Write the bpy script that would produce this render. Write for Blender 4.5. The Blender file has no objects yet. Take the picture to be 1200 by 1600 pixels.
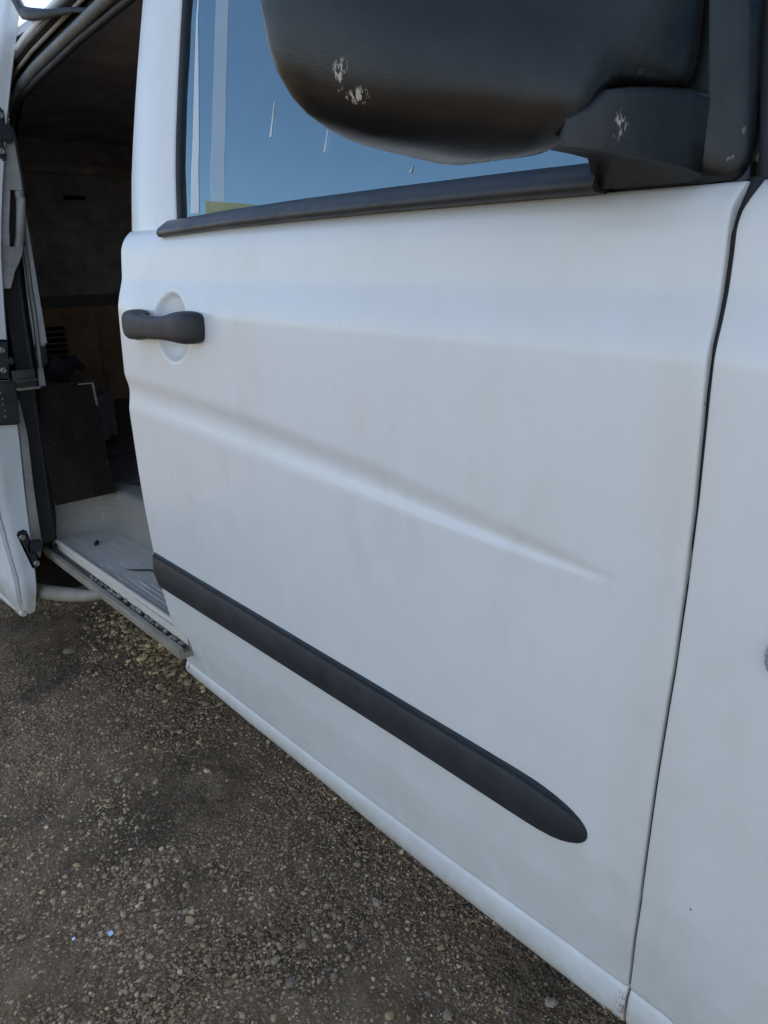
import bpy, bmesh, math, random
import numpy as np
from mathutils import Vector, Matrix
random.seed(7); RNG = np.random.default_rng(11)
S = bpy.context.scene
COL = S.collection
# ------------------------------------------------------------------ camera, sky, sun, exposure
cd = bpy.data.cameras.new('camera'); cam = bpy.data.objects.new('camera', cd); COL.objects.link(cam)
cd.sensor_width = 36; cd.sensor_fit = 'AUTO'; cd.lens = 1150*36/1600; cd.clip_start = .02; cd.clip_end = 2000
R = [(0.6723209, 0.74006146, -0.01713617), (0.23225631, -0.23286394, -0.94436825), (-0.70288094, 0.63093853, -0.32844324)]
cam.matrix_world = Matrix(((R[0][0], -R[1][0], -R[2][0], 1.28), (R[0][1], -R[1][1], -R[2][1], -.54),
                           (R[0][2], -R[1][2], -R[2][2], 1.12), (0, 0, 0, 1)))
S.camera = cam
SUN_EL, SUN_AZ = math.radians(38), math.atan2(-.32, .95)
W = bpy.data.worlds.new('World'); S.world = W; W.use_nodes = True
wn = W.node_tree.nodes; wl = W.node_tree.links
sky = wn.new('ShaderNodeTexSky'); sky.sky_type = 'NISHITA'; sky.sun_disc = False
sky.sun_elevation = SUN_EL; sky.sun_rotation = SUN_AZ; sky.dust_density = .5; sky.air_density = 1.0; sky.ozone_density = 3.0
hsv = wn.new('ShaderNodeHueSaturation'); hsv.inputs['Saturation'].default_value = .85
wl.new(sky.outputs[0], hsv.inputs['Color']); wl.new(hsv.outputs[0], wn['Background'].inputs[0])
wn['Background'].inputs[1].default_value = .15
sd = bpy.data.lights.new('sun', 'SUN'); sd.energy = 3.2; sd.angle = math.radians(.53); sd.color = (1, .95, .87)
so = bpy.data.objects.new('sun', sd); COL.objects.link(so); so.location = (4, 8, 8)
sdir = Vector((math.sin(SUN_AZ)*math.cos(SUN_EL), math.cos(SUN_AZ)*math.cos(SUN_EL), math.sin(SUN_EL)))
so.rotation_euler = sdir.to_track_quat('Z', 'Y').to_euler()
vs = S.view_settings; S.display_settings.display_device = 'sRGB'
vs.view_transform = 'Standard'; vs.look = 'None'; vs.gamma = 1; vs.use_curve_mapping = False; vs.exposure = 1.1

# ------------------------------------------------------------------ materials
class NT:
    def __init__(s, name):
        s.m = bpy.data.materials.new(name); s.m.use_nodes = True
        s.n = s.m.node_tree.nodes; s.l = s.m.node_tree.links; s.b = s.n['Principled BSDF']
        s.tc = s.n.new('ShaderNodeTexCoord')
    def new(s, t, **k):
        n = s.n.new(t)
        for a, b in k.items():
            if a in n.inputs: n.inputs[a].default_value = b
            else: setattr(n, a, b)
        return n
    def noise(s, scale, detail=4, rough=.6, stretch=None, off=None):
        n = s.new('ShaderNodeTexNoise', Scale=scale, Detail=detail, Roughness=rough)
        mp = s.new('ShaderNodeMapping')
        if stretch: mp.inputs['Scale'].default_value = stretch
        if off: mp.inputs['Location'].default_value = off
        s.l.new(s.tc.outputs['Object'], mp.inputs[0]); s.l.new(mp.outputs[0], n.inputs['Vector'])
        return n.outputs[0]
    def ramp(s, sock, stops):
        r = s.n.new('ShaderNodeValToRGB'); e = r.color_ramp.elements
        while len(e) < len(stops): e.new(.5)
        for i, (p, c) in enumerate(stops):
            e[i].position = p; e[i].color = (*c, 1) if isinstance(c, tuple) else (c, c, c, 1)
        s.l.new(sock, r.inputs[0]); return r.outputs[0]
    def math(s, op, a, b=0., c=None):
        n = s.new('ShaderNodeMath', operation=op)
        for i, v in enumerate((a, b, c)):
            if v is None: continue
            if isinstance(v, (int, float)): n.inputs[i].default_value = v
            else: s.l.new(v, n.inputs[i])
        return n.outputs[0]
    def mix(s, fac, a, b):
        n = s.new('ShaderNodeMixRGB')
        for i, v in enumerate((fac, a, b)):
            if isinstance(v, (int, float)): n.inputs[i].default_value = v
            elif isinstance(v, tuple): n.inputs[i].default_value = (*v, 1)
            else: s.l.new(v, n.inputs[i])
        return n.outputs[0]
    def spots(s, spots, wob=.012):
        # worn marks with a place of their own: soft ellipsoids broken up by noise
        br = s.ramp(s.noise(330, 3, .75, (1, 1, .45)), [(.47, 0.), (.56, 1.)]); out = None
        wb = s.new('ShaderNodeTexNoise', Scale=60, Detail=2); s.l.new(s.tc.outputs['Object'], wb.inputs['Vector'])
        w1 = s.new('ShaderNodeVectorMath', operation='SUBTRACT'); s.l.new(wb.outputs['Color'], w1.inputs[0]); w1.inputs[1].default_value = (.5, .5, .5)
        w2 = s.new('ShaderNodeVectorMath', operation='SCALE'); s.l.new(w1.outputs[0], w2.inputs[0]); w2.inputs['Scale'].default_value = wob
        w3 = s.new('ShaderNodeVectorMath', operation='ADD'); s.l.new(s.tc.outputs['Object'], w3.inputs[0]); s.l.new(w2.outputs[0], w3.inputs[1])
        for (p, r) in spots:
            a = s.new('ShaderNodeVectorMath', operation='SUBTRACT'); s.l.new(w3.outputs[0], a.inputs[0]); a.inputs[1].default_value = p
            d = s.new('ShaderNodeVectorMath', operation='DIVIDE'); s.l.new(a.outputs[0], d.inputs[0]); d.inputs[1].default_value = r
            l = s.new('ShaderNodeVectorMath', operation='LENGTH'); s.l.new(d.outputs[0], l.inputs[0])
            m = s.math('SUBTRACT', 1.0, l.outputs['Value']); m = s.math('MAXIMUM', m, 0.)
            out = m if out is None else s.math('MAXIMUM', out, m)
        v = s.math('MULTIPLY', out, br)
        return s.ramp(v, [(.12, 0.), (.5, .85)])
    def bump(s, sock, strength, dist):
        b = s.new('ShaderNodeBump', Strength=strength, Distance=dist); s.l.new(sock, b.inputs['Height'])
        s.l.new(b.outputs[0], s.b.inputs['Normal'])
    def col(s, v): 
        if isinstance(v, tuple): s.b.inputs['Base Color'].default_value = (*v, 1)
        else: s.l.new(v, s.b.inputs['Base Color'])
    def rough(s, v):
        if isinstance(v, (int, float)): s.b.inputs['Roughness'].default_value = v
        else: s.l.new(v, s.b.inputs['Roughness'])

def white_paint(name, base=(.72, .72, .71), dirt=.6, specks=True, rust=False):
    t = NT(name)
    n1 = t.noise(3.2, 5, .65); n2 = t.noise(9, 6, .7, (1.5, 1.5, .6)); n3 = t.noise(420, 2, .5)
    d1 = t.ramp(n2, [(.46, 0.), (.72, 1.)]); d2 = t.ramp(n1, [(.42, 0.), (.66, 1.)])
    f = t.math('MULTIPLY', t.math('MULTIPLY', d1, d2), dirt)
    c = t.mix(f, base, (base[0]*.80, base[1]*.75, base[2]*.66))
    z = t.new('ShaderNodeSeparateXYZ'); t.l.new(t.tc.outputs['Object'], z.inputs[0])
    low = t.new('ShaderNodeMapRange'); low.inputs['From Min'].default_value = .75; low.inputs['From Max'].default_value = .30
    t.l.new(z.outputs['Z'], low.inputs['Value'])
    lf = t.math('MULTIPLY', t.math('MULTIPLY', low.outputs[0], t.ramp(t.noise(14, 7, .75), [(.3, 0.), (.75, 1.)])), .34*dirt*2)
    c = t.mix(lf, c, (.44, .39, .31))
    bd = t.new('ShaderNodeMapRange'); bd.inputs['From Min'].default_value = .350; bd.inputs['From Max'].default_value = .300; t.l.new(z.outputs['Z'], bd.inputs['Value'])
    c = t.mix(t.math('MULTIPLY', t.math('MULTIPLY', bd.outputs[0], t.ramp(t.noise(24, 7, .8, (.5, 1, 1)), [(.32, .1), (.62, 1.)])), .8), c, (.36, .29, .20))
    gx_ = t.math('SUBTRACT', z.outputs['X'], 1.025); gm = t.math('SUBTRACT', 1., t.math('MULTIPLY', t.math('ABSOLUTE', gx_), 22.)); gm = t.math('MAXIMUM', gm, 0.)
    c = t.mix(t.math('MULTIPLY', t.math('MULTIPLY', gm, t.ramp(t.noise(13, 6, .7, (1, 1, .3)), [(.35, 0.), (.65, 1.)])), .28), c, (.56, .47, .33))
    c = t.mix(t.math('MULTIPLY', t.ramp(t.noise(1.7, 4, .6, None, (5, 2, 1)), [(.45, 0.), (.7, 1.)]), .16), c, (.62, .55, .40))
    if specks:
        v = t.new('ShaderNodeTexVoronoi', Scale=24.); t.l.new(t.tc.outputs['Object'], v.inputs['Vector'])
        sp = t.math('LESS_THAN', v.outputs['Distance'], .035); r = t.new('ShaderNodeSeparateColor'); t.l.new(v.outputs['Color'], r.inputs[0])
        sp = t.math('MULTIPLY', sp, t.math('GREATER_THAN', r.outputs[0], .86))
        c = t.mix(t.math('MULTIPLY', sp, .75), c, (.12, .09, .06))
    if rust: c = t.mix(t.spots([((1.012, .045, .338), (.012, .03, .022)), ((1.004, .05, .312), (.02, .03, .008)), ((.02, .05, .33), (.006, .03, .01))], .006), c, (.20, .085, .03))
    t.col(c)
    t.rough(t.ramp(t.noise(6, 6, .7), [(.3, .25), (.75, .43)]))
    t.b.inputs['Coat Weight'].default_value = .35; t.b.inputs['Coat Roughness'].default_value = .16
    t.bump(n3, .05, .001)
    return t.m
def plastic(name, base, rough=.5, var=.35, bump=.25, scale=900, spots=None, spotcol=(.5, .45, .37), dust=0.):
    t = NT(name)
    n = t.noise(7, 6, .7); c = t.mix(t.ramp(n, [(.35, 0.), (.7, 1.)]), tuple(b*(1-var) for b in base), tuple(b*(1+var) for b in base))
    if dust: c = t.mix(t.math('MULTIPLY', t.ramp(t.noise(26, 7, .75), [(.45, 0.), (.75, 1.)]), dust), c, (.30, .27, .22))
    if spots: c = t.mix(t.spots(spots), c, spotcol)
    t.col(c); t.rough(t.ramp(t.noise(18, 5, .7), [(.3, max(.05, rough-.1)), (.75, min(1, rough+.12))]))
    t.bump(t.noise(scale, 2, .5), bump, .0006)
    return t.m
def metal(name, base, rough=.55, dusty=.5, metallic=.5, dust=(.26, .23, .19)):
    t = NT(name)
    n = t.noise(11, 7, .72); st = t.noise(30, 5, .7, (.35, 3, 3))
    c = t.mix(t.ramp(n, [(.38, 0.), (.68, dusty)]), base, dust)
    c = t.mix(t.ramp(st, [(.56, 0.), (.66, .5)]), c, tuple(min(1, b*1.7) for b in base))
    t.col(c); t.rough(rough); t.b.inputs['Metallic'].default_value = metallic
    t.bump(t.noise(160, 4, .7), .3, .001); return t.m

M = {}
M['paint'] = white_paint('van_white_paint', base=(.76, .745, .715), rust=True)
M['paint_clean'] = white_paint('inner_white_paint', dirt=.8, specks=False)
M['trim_black'] = plastic('black_trim_plastic', (.022, .024, .028), .42, dust=.10)
M['strip_black'] = plastic('rub_strip_plastic', (.02, .022, .027), .5, dust=.06)
M['handle'] = plastic('handle_plastic', (.026, .027, .029), .5, bump=.5, scale=1500)
M['mirror'] = plastic('mirror_plastic', (.006, .006, .006), .25, bump=.3, scale=1300, dust=.04,
    spots=[((.885, -.212, 1.224), (.05, .0045, .012)), ((.885, -.203, 1.214), (.05, .006, .006)), ((.95, -.165, 1.215), (.03, .009, .012)), ((.96, -.03, 1.236), (.03, .004, .004))])
M['foot'] = plastic('mirror_foot_plastic', (.008, .008, .0082), .33, bump=.35, scale=1300, dust=.05,
    spots=[((.965, -.05, 1.20), (.03, .009, .014)), ((.985, .04, 1.20), (.05, .003, .011)), ((.985, .036, 1.183), (.05, .003, .004))])
for k_ in ('mirror', 'foot'): M[k_].node_tree.nodes['Principled BSDF'].inputs['Specular IOR Level'].default_value = .42
M['rubber'] = plastic('black_rubber', (.012, .012, .013), .6)
M['dark'] = plastic('dark_underbody', (.012, .011, .010), .9)
M['dark'].node_tree.nodes['Principled BSDF'].inputs['Specular IOR Level'].default_value = .1
M['lining_dark'] = plastic('dark_lining', (.36, .33, .31), .8, dust=.2)
M['lining_brown'] = plastic('brown_hardboard', (.36, .22, .12), .75, dust=.15)
M['beige'] = plastic('beige_trim', (.28, .265, .24), .55)
M['greytrim'] = plastic('grey_cab_trim', (.30, .30, .29), .7)
M['seat'] = plastic('seat_fabric', (.04, .042, .05), .9)
M['sill'] = metal('scuffed_step_metal', (.56, .49, .41), .7, .8, .05, (.66, .575, .46))
M['riser'] = metal('scratched_riser_metal', (.27, .24, .20), .65, .6, .1, (.34, .30, .245))
M['rail'] = metal('dirty_rail_metal', (.25, .21, .16), .7, .8, .2, (.36, .31, .24))
M['floor'] = metal('dirty_floor', (.11, .10, .09), .75, .5, .1)
M['bolt'] = metal('bolt_steel', (.35, .33, .3), .45, .5, .8)
M['steel'] = metal('dark_steel', (.07, .065, .06), .5, .5, .5)
M['railgrey'] = plastic('grey_roof_rail', (.13, .14, .135), .5, dust=.2)
M['tyre'] = plastic('tyre_rubber', (.02, .02, .021), .85, dust=.3)
M['yellow'] = plastic('yellow_cloth', (.55, .50, .12), .9)
M['belt'] = plastic('pale_belt_webbing', (.85, .85, .83), .8)  # plain pale colour of the glint slivers on the window
M['belttrim'] = plastic('light_pillar_trim', (.42, .43, .43), .7)
M['wood'] = None
t = NT('dark_plywood'); g = t.noise(16, 7, .7, (1, 1, .25))
c = t.mix(t.ramp(g, [(.35, 0.), (.7, 1.)]), (.010, .007, .0055), (.026, .017, .013))
c = t.mix(t.ramp(t.noise(70, 5, .8), [(.64, 0.), (.74, .7)]), c, (.30, .24, .19))
t.col(c); t.rough(.85); t.b.inputs['Specular IOR Level'].default_value = .2; t.bump(g, .4, .003); M['wood'] = t.m
t = NT('raw_wood_edge'); t.col(t.ramp(t.noise(60, 5, .7), [(.3, (.17, .11, .06)), (.7, (.40, .28, .15))])); t.rough(.8); M['woodedge'] = t.m
t = NT('repeater_lens'); t.col((.33, .35, .38)); t.rough(.22); v = t.new('ShaderNodeTexVoronoi', Scale=420.); t.l.new(t.tc.outputs['Object'], v.inputs['Vector'])
t.bump(v.outputs['Distance'], .9, .003); t.b.inputs['Coat Weight'].default_value = .6; M['lens'] = t.m
# glass: clear see-through pane with a Fresnel reflection on real (thick) panes
t = NT('window_glass'); t.n.remove(t.b); o = t.n['Material Output']
fr = t.new('ShaderNodeFresnel', IOR=2.9); tr = t.new('ShaderNodeBsdfTransparent'); tr.inputs[0].default_value = (.86, .92, .92, 1)
gl = t.new('ShaderNodeBsdfGlossy', Roughness=.012); gl.inputs[0].default_value = (.60, .87, 1, 1); mx = t.new('ShaderNodeMixShader')
df = t.new('ShaderNodeBsdfDiffuse'); df.inputs[0].default_value = (.5, .52, .52, 1); m2 = t.new('ShaderNodeMixShader')
t.l.new(fr.outputs[0], mx.inputs[0]); t.l.new(tr.outputs[0], mx.inputs[1]); t.l.new(gl.outputs[0], mx.inputs[2])
t.l.new(t.math('MULTIPLY', t.ramp(t.noise(13, 6, .75), [(.45, .25), (.8, 1.)]), .07), m2.inputs[0]); t.l.new(mx.outputs[0], m2.inputs[1]); t.l.new(df.outputs[0], m2.inputs[2])
t.l.new(m2.outputs[0], o.inputs[0]); M['glass'] = t.m
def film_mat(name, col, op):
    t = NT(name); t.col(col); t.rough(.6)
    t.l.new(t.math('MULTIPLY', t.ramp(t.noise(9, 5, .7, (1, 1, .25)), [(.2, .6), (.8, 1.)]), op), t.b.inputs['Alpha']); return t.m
M['streak'] = film_mat('dried_streak', (.85, .88, .88), .72); M['streak_faint'] = film_mat('faint_dried_streak', (.8, .84, .84), .22)  # see-through pale films that paint bright bands showing in the glass
M['yellow_film'] = film_mat('faded_yellow_sticker', (.40, .38, .12), .55)  # film standing in for a yellow patch showing in the glass
t = NT('broken_glass'); t.col((.40, .48, .58)); t.rough(.3); t.b.inputs['Metallic'].default_value = .9; M['shard'] = t.m
t = NT('moss'); t.col(t.ramp(t.noise(200, 4), [(.3, (.05, .06, .015)), (.7, (.12, .13, .03))])); t.rough(.95); M['moss'] = t.m
# ground soil between the stones
t = NT('gravel_soil')
big = t.noise(3.4, 6, .6); mid = t.noise(17, 7, .7)
soil = t.mix(t.ramp(mid, [(.32, 0.), (.68, 1.)]), (.20, .124, .066), (.40, .26, .145))
soil = t.mix(t.ramp(big, [(.48, 0.), (.62, .85)]), soil, (.115, .074, .043))
v = t.new('ShaderNodeTexVoronoi', Scale=150., Randomness=1.); t.l.new(t.tc.outputs['Object'], v.inputs['Vector'])
cs = t.new('ShaderNodeSeparateColor'); t.l.new(v.outputs['Color'], cs.inputs[0])
stone = t.ramp(cs.outputs[1], [(0., (.20, .145, .095)), (.6, (.38, .285, .19)), (.9, (.48, .38, .27)), (1., (.6, .5, .37))])
soil = t.mix(t.math('MULTIPLY', t.ramp(v.outputs['Distance'], [(.2, 1.), (.55, 0.)]), t.ramp(cs.outputs[0], [(.45, 0.), (.5, .75)])), soil, stone)
gn = t.math('MULTIPLY', t.ramp(t.noise(6, 3, .5, None, (3, 1, 0)), [(.62, 0.), (.70, 1.)]), t.ramp(t.noise(60, 4, .7), [(.5, 0.), (.62, .7)]))
soil = t.mix(gn, soil, (.085, .085, .025))
t.col(soil); t.rough(.95); t.b.inputs['Specular IOR Level'].default_value = .25
t.bump(t.math('ADD', t.math('MULTIPLY', v.outputs['Distance'], -.6), t.math('ADD', mid, t.noise(240, 4, .7))), .8, .006)
M['soil'] = t.m
t = NT('gravel_stone'); at = t.new('ShaderNodeAttribute', attribute_name='tint')
t.col(t.mix(t.ramp(t.noise(230, 4, .7), [(.35, 0.), (.75, .45)]), at.outputs['Color'], (.22, .155, .10))); t.rough(.88)
t.b.inputs['Specular IOR Level'].default_value = .3; M['stone'] = t.m

# ------------------------------------------------------------------ object helpers
def link(name, me, mat, parent=None, smooth=True):
    ob = bpy.data.objects.new(name, me); COL.objects.link(ob)
    if mat: me.materials.append(mat)
    if smooth: me.polygons.foreach_set('use_smooth', [True]*len(me.polygons))
    if parent:
        ob.parent = parent
        p = parent; loc = Vector(p.location)
        while p.parent: p = p.parent; loc += p.location
        ob.location = -loc if parent.parent is None else Vector((0, 0, 0))
    return ob
def mesh(name, V, F, mat, parent=None, smooth=True, auto=None):
    me = bpy.data.meshes.new(name); me.from_pydata([tuple(map(float, v)) for v in V], [], [tuple(int(i) for i in f) for f in F]); 
    bm = bmesh.new(); bm.from_mesh(me); bmesh.ops.recalc_face_normals(bm, faces=bm.faces)
    if auto:
        for e in bm.edges:
            if len(e.link_faces) == 2 and e.calc_face_angle(0) > math.radians(auto): e.smooth = False
    bm.to_mesh(me); bm.free(); me.update()
    return link(name, me, mat, parent, smooth)
def loft(name, rings, mat, parent=None, closed=True, caps=True, auto=50):
    n = len(rings[0]); V = [p for r in rings for p in r]; F = []
    for i in range(len(rings)-1):
        for j in range(n if closed else n-1):
            k = (j+1) % n; F.append((i*n+j, i*n+k, (i+1)*n+k, (i+1)*n+j))
    if caps and closed: F.append(tuple(range(n))[::-1]); F.append(tuple(range((len(rings)-1)*n, len(rings)*n)))
    return mesh(name, V, F, mat, parent, True, auto)
def tube(name, pts, rad, mat, parent=None, seg=10, sy=1.):
    rings = []; P = [Vector(p) for p in pts]
    rr = rad if isinstance(rad, (list, tuple)) else [rad]*len(P)
    for i, p in enumerate(P):
        d = (P[min(i+1, len(P)-1)]-P[max(i-1, 0)]).normalized()
        u = d.cross(Vector((0, 0, 1))); u = u.normalized() if u.length > 1e-4 else Vector((1, 0, 0)); w = u.cross(d)
        rings.append([p+u*math.cos(a)*rr[i]*sy+w*math.sin(a)*rr[i] for a in [2*math.pi*k/seg for k in range(seg)]])
    return loft(name, rings, mat, parent)
def boxbm(bm, c, s, bev=0., rot=None):
    r = bmesh.ops.create_cube(bm, size=1.0); vs_ = r['verts']
    for v in vs_: v.co = Vector((v.co.x*s[0], v.co.y*s[1], v.co.z*s[2]))
    if bev:
        es = list({e for v in vs_ for e in v.link_edges}); q = bmesh.ops.bevel(bm, geom=es, offset=bev, segments=2, affect='EDGES')
        vs_ = list({v for v in q['verts']} | {v for v in vs_ if v.is_valid})
    for v in vs_:
        if rot: v.co = rot @ v.co
        v.co += Vector(c)
def box(name, c, s, mat, parent=None, bev=.003, rot=None):
    bm = bmesh.new(); boxbm(bm, c, s, bev, rot); me = bpy.data.meshes.new(name); bm.to_mesh(me); bm.free()
    return link(name, me, mat, parent, False)
def tag(o, label=None, cat=None, group=None, kind=None):
    for k, v in (('label', label), ('category', cat), ('group', group), ('kind', kind)):
        if v: o[k] = v
    return o
def smooth01(t): t = np.clip(t, 0, 1); return t*t*(3-2*t)

# ------------------------------------------------------------------ ground
def vnoise(x, y, s, seed):
    x = np.asarray(x)*s; y = np.asarray(y)*s; xi = np.floor(x).astype(int); yi = np.floor(y).astype(int); fx = smooth01(x-xi); fy = smooth01(y-yi)
    h = lambda a, b: np.modf(np.abs(np.sin(a*127.1+b*311.7+seed*74.7)*43758.5453))[0]
    return (h(xi, yi)*(1-fx)+h(xi+1, yi)*fx)*(1-fy)+(h(xi, yi+1)*(1-fx)+h(xi+1, yi+1)*fx)*fy-.5
def gh(x, y): return .026*vnoise(x, y, 2.6, 1)+.014*vnoise(x, y, 7, 2)+.007*vnoise(x, y, 19, 3)+.004*vnoise(x, y, 47, 4)
def axis(a, b, d, far):
    mid = list(np.arange(a, b+1e-6, d)); o = d; up = [b]; dn = [a]
    while up[-1] < far: o *= 1.35; up.append(up[-1]+o)
    o = d
    while dn[-1] > -far: o *= 1.35; dn.append(dn[-1]-o)
    return np.array(dn[:0:-1]+mid+up[1:])
gx = axis(-2.2, 1.3, .011, 400); gy = axis(-.9, .7, .011, 400)
X, Y = np.meshgrid(gx, gy, indexing='ij'); Z = gh(X, Y)
fade = np.clip(1-(np.maximum(np.abs(X+.4)-1.9, 0)+np.maximum(np.abs(Y)-1, 0))/12, 0.15, 1); Z = Z*fade
n, m_ = X.shape; idx = np.arange(n*m_).reshape(n, m_)
quads = np.stack([idx[:-1, :-1], idx[1:, :-1], idx[1:, 1:], idx[:-1, 1:]], -1).reshape(-1, 4)
def fastmesh(name, V, F, mat, tint=None, smooth=True):
    me = bpy.data.meshes.new(name); k = F.shape[1]
    me.vertices.add(len(V)); me.vertices.foreach_set('co', np.ascontiguousarray(V, np.float32).ravel())
    me.loops.add(F.size); me.loops.foreach_set('vertex_index', np.ascontiguousarray(F, np.int32).ravel())
    me.polygons.add(len(F)); me.polygons.foreach_set('loop_start', np.arange(0, F.size, k, dtype=np.int32))
    me.update(calc_edges=True)
    if tint is not None:
        a = me.attributes.new('tint', 'FLOAT_COLOR', 'POINT'); a.data.foreach_set('color', np.ascontiguousarray(tint, np.float32).ravel())
    me.polygons.foreach_set('use_smooth', [smooth]*len(me.polygons)); me.materials.append(mat); me.validate()
    ob = bpy.data.objects.new(name, me); COL.objects.link(ob); return ob
ground = fastmesh('ground', np.stack([X, Y, Z], -1).reshape(-1, 3), quads, M['soil']); tag(ground, 'brown gravelly earth under and beside the van', kind='structure')
def ico(sub):
    bm = bmesh.new(); bmesh.ops.create_icosphere(bm, subdivisions=sub, radius=1)
    v = np.array([q.co[:] for q in bm.verts]); bm.verts.index_update(); f = np.array([[q.index for q in p.verts] for p in bm.faces]); bm.free(); return v, f
def stones(name, xy, rad, cols, sub, embed=(-.35, .45), smooth=True):
    v0, f0 = ico(sub) if sub else octa(); N = len(xy); nv = len(v0)
    jit = 1+RNG.uniform(-.26, .26, (N, nv, 1)); P = v0[None]*jit
    P = P*np.stack([RNG.uniform(.75, 1.35, N), RNG.uniform(.65, 1.05, N), RNG.uniform(.45, .8, N)], -1)[:, None, :]
    a = RNG.uniform(0, 6.283, N); tl = RNG.uniform(-.35, .35, N)
    ca, sa, ct, st = np.cos(a), np.sin(a), np.cos(tl), np.sin(tl)
    x, y, z = P[..., 0], P[..., 1], P[..., 2]
    x, z = x*ct[:, None]+z*st[:, None], -x*st[:, None]+z*ct[:, None]
    x, y = x*ca[:, None]-y*sa[:, None], x*sa[:, None]+y*ca[:, None]
    P = np.stack([x, y, z], -1)*rad[:, None, None]
    zc = gh(xy[:, 0], xy[:, 1])+rad*RNG.uniform(embed[0], embed[1], N)
    P += np.stack([xy[:, 0], xy[:, 1], zc], -1)[:, None, :]
    F = (f0[None]+(np.arange(N)*nv)[:, None, None]).reshape(-1, 3)
    T = np.repeat(np.concatenate([cols, np.ones((N, 1))], 1)[:, None, :], nv, 1).reshape(-1, 4)
    return fastmesh(name, P.reshape(-1, 3), F, M['stone'], T, smooth)
def stonecols(N, pale=.1, yellow=0.):
    base = np.array([[.22, .15, .092], [.36, .255, .16], [.30, .235, .17], [.48, .35, .215]])[RNG.integers(0, 4, N)]
    p = RNG.random(N) < pale; base[p] = np.array([.66, .55, .40])*RNG.uniform(.65, 1.15, (p.sum(), 1))
    q = RNG.random(N) < yellow; base[q] = np.array([.56, .44, .25])*RNG.uniform(.7, 1.15, (q.sum(), 1))
    return base*RNG.uniform(.75, 1.3, (N, 1))*np.array([1.05, .92, .80])
def octa():
    return np.array([(1, 0, 0), (-1, 0, 0), (0, 1, 0), (0, -1, 0), (0, 0, 1), (0, 0, -1)], float), np.array([(0, 2, 4), (2, 1, 4), (1, 3, 4), (3, 0, 4), (2, 0, 5), (1, 2, 5), (3, 1, 5), (0, 3, 5)])
for N, mean, sg, lo, sub, pale, nm, lb in ((150000, .00235, .30, .0012, 0, .10, 'fine_gravel', 'finest brown and grey grit trodden into the earth'), (46000, .0031, .30, .002, 1, .12, 'gravel', 'small brown, grey and cream gravel trodden into the earth')):
    u = RNG.random(N); sx = 1.02-2.75*u**1.15; sy = RNG.uniform(-.58, .50, N)
    keep = (vnoise(sx, sy, 5, 9)+.62+.25*vnoise(sx, sy, 15, 8)) > RNG.random(N)*.8
    xy = np.stack([sx, sy], -1)[keep]; rad = np.clip(RNG.lognormal(math.log(mean), sg, len(xy)), lo, .009)
    cc = stonecols(len(xy), pale, .05); wet = smooth01((vnoise(xy[:, 0], xy[:, 1], 3.3, 31)+.6*vnoise(xy[:, 0], xy[:, 1], 9, 32)-.08)/.22); cc *= (1-.55*wet)[:, None]
    tag(stones(nm, xy, rad, cc, sub, (-.30, .45), False), lb, kind='stuff')
N = 420; tt = RNG.random(N); xy = np.stack([-.20+.56*tt+RNG.normal(0, .035, N), -.07-.19*tt+RNG.normal(0, .04, N)], -1)
tag(stones('pale_gravel', xy, np.clip(RNG.lognormal(math.log(.0034), .3, N), .0024, .007), stonecols(N, .6, .15), 2, (-.2, .5)), 'trail of paler pebbles across the open gravel', kind='stuff')
N = 1300; xy = np.stack([RNG.uniform(-1.9, 1.1, N), RNG.uniform(-.8, .5, N)], -1); rad = np.clip(RNG.lognormal(math.log(.0044), .3, N), .0032, .009)
tag(stones('coarse_gravel', xy, rad, stonecols(N, .24, .08), 2, (-.3, .35)), 'coarser pebbles strewn over the fine gravel', kind='stuff')
# spilt yellowish gravel below the step
N = 800; tt = RNG.random(N); xy = np.stack([-.98+.60*tt+RNG.normal(0, .055, N), .235+.035*tt+RNG.normal(0, .045, N)], -1)
rad = np.clip(RNG.lognormal(math.log(.0052), .35, N), .003, .012)
tag(stones('spilt_gravel', xy, rad, stonecols(N, .25, .75), 2, (-.2, .7)), 'heap of yellowish gravel spilt below the open side step', kind='stuff')
# single pale stones one can point at
one = [(.489, .137, .0075, 'small pale stone just outside the door sill, farthest right of the loose pale stones'),
       (.458, -.068, .0075, 'rounded cream stone in the lower middle of the gravel'),
       (.51, -.072, .008, 'dull grey stone near the bottom edge of the gravel'),
       (.266, -.132, .0065, 'pale oval stone in the open gravel, right of the glass shards'),
       (-.829, .065, .020, 'flat grey stone, largest one on the gravel near the sliding door'),
       (-.165, -.072, .0085, 'yellowish stone in the light patch left of the door sill'),
       (.718, .08, .0085, 'white stone close to the bottom edge beside the sill'),
       (-.534, -.219, .013, 'angular grey stone at the far left of the gravel'),
       (.821, .206, .009, 'cream stone tucked in front of the sill near the front wing')]
for i, (x, y, r, lb) in enumerate(one):
    c_ = np.array([[.44, .35, .25]]) if i not in (2, 4, 7) else np.array([[.27, .205, .145]])
    tag(stones('stone', np.array([[x, y]]), np.array([r]), c_, 3, (.2, .3)), lb, 'stone', 'loose stones on the gravel')
for x, y, s, lb in ((.221, -.253, .0075, 'bluish glinting shard of glass on the gravel, larger of the two'), (.184, -.304, .005, 'thin glinting shard of glass left of the larger shard')):
    z = gh(x, y)+.006
    V = [(x-s, y-.3*s, z-.002), (x+.7*s, y-.5*s, z), (x+s, y+.5*s, z+.4*s), (x-.3*s, y+.6*s, z+.35*s)]
    V = V+[(a, b, c-.0018) for a, b, c in V]
    tag(mesh('glass_shard', V, [(0, 1, 2, 3), (7, 6, 5, 4), (0, 4, 5, 1), (1, 5, 6, 2), (2, 6, 7, 3), (3, 7, 4, 0)], M['shard'], None, False), lb, 'glass shard', 'glass shards')

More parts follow.
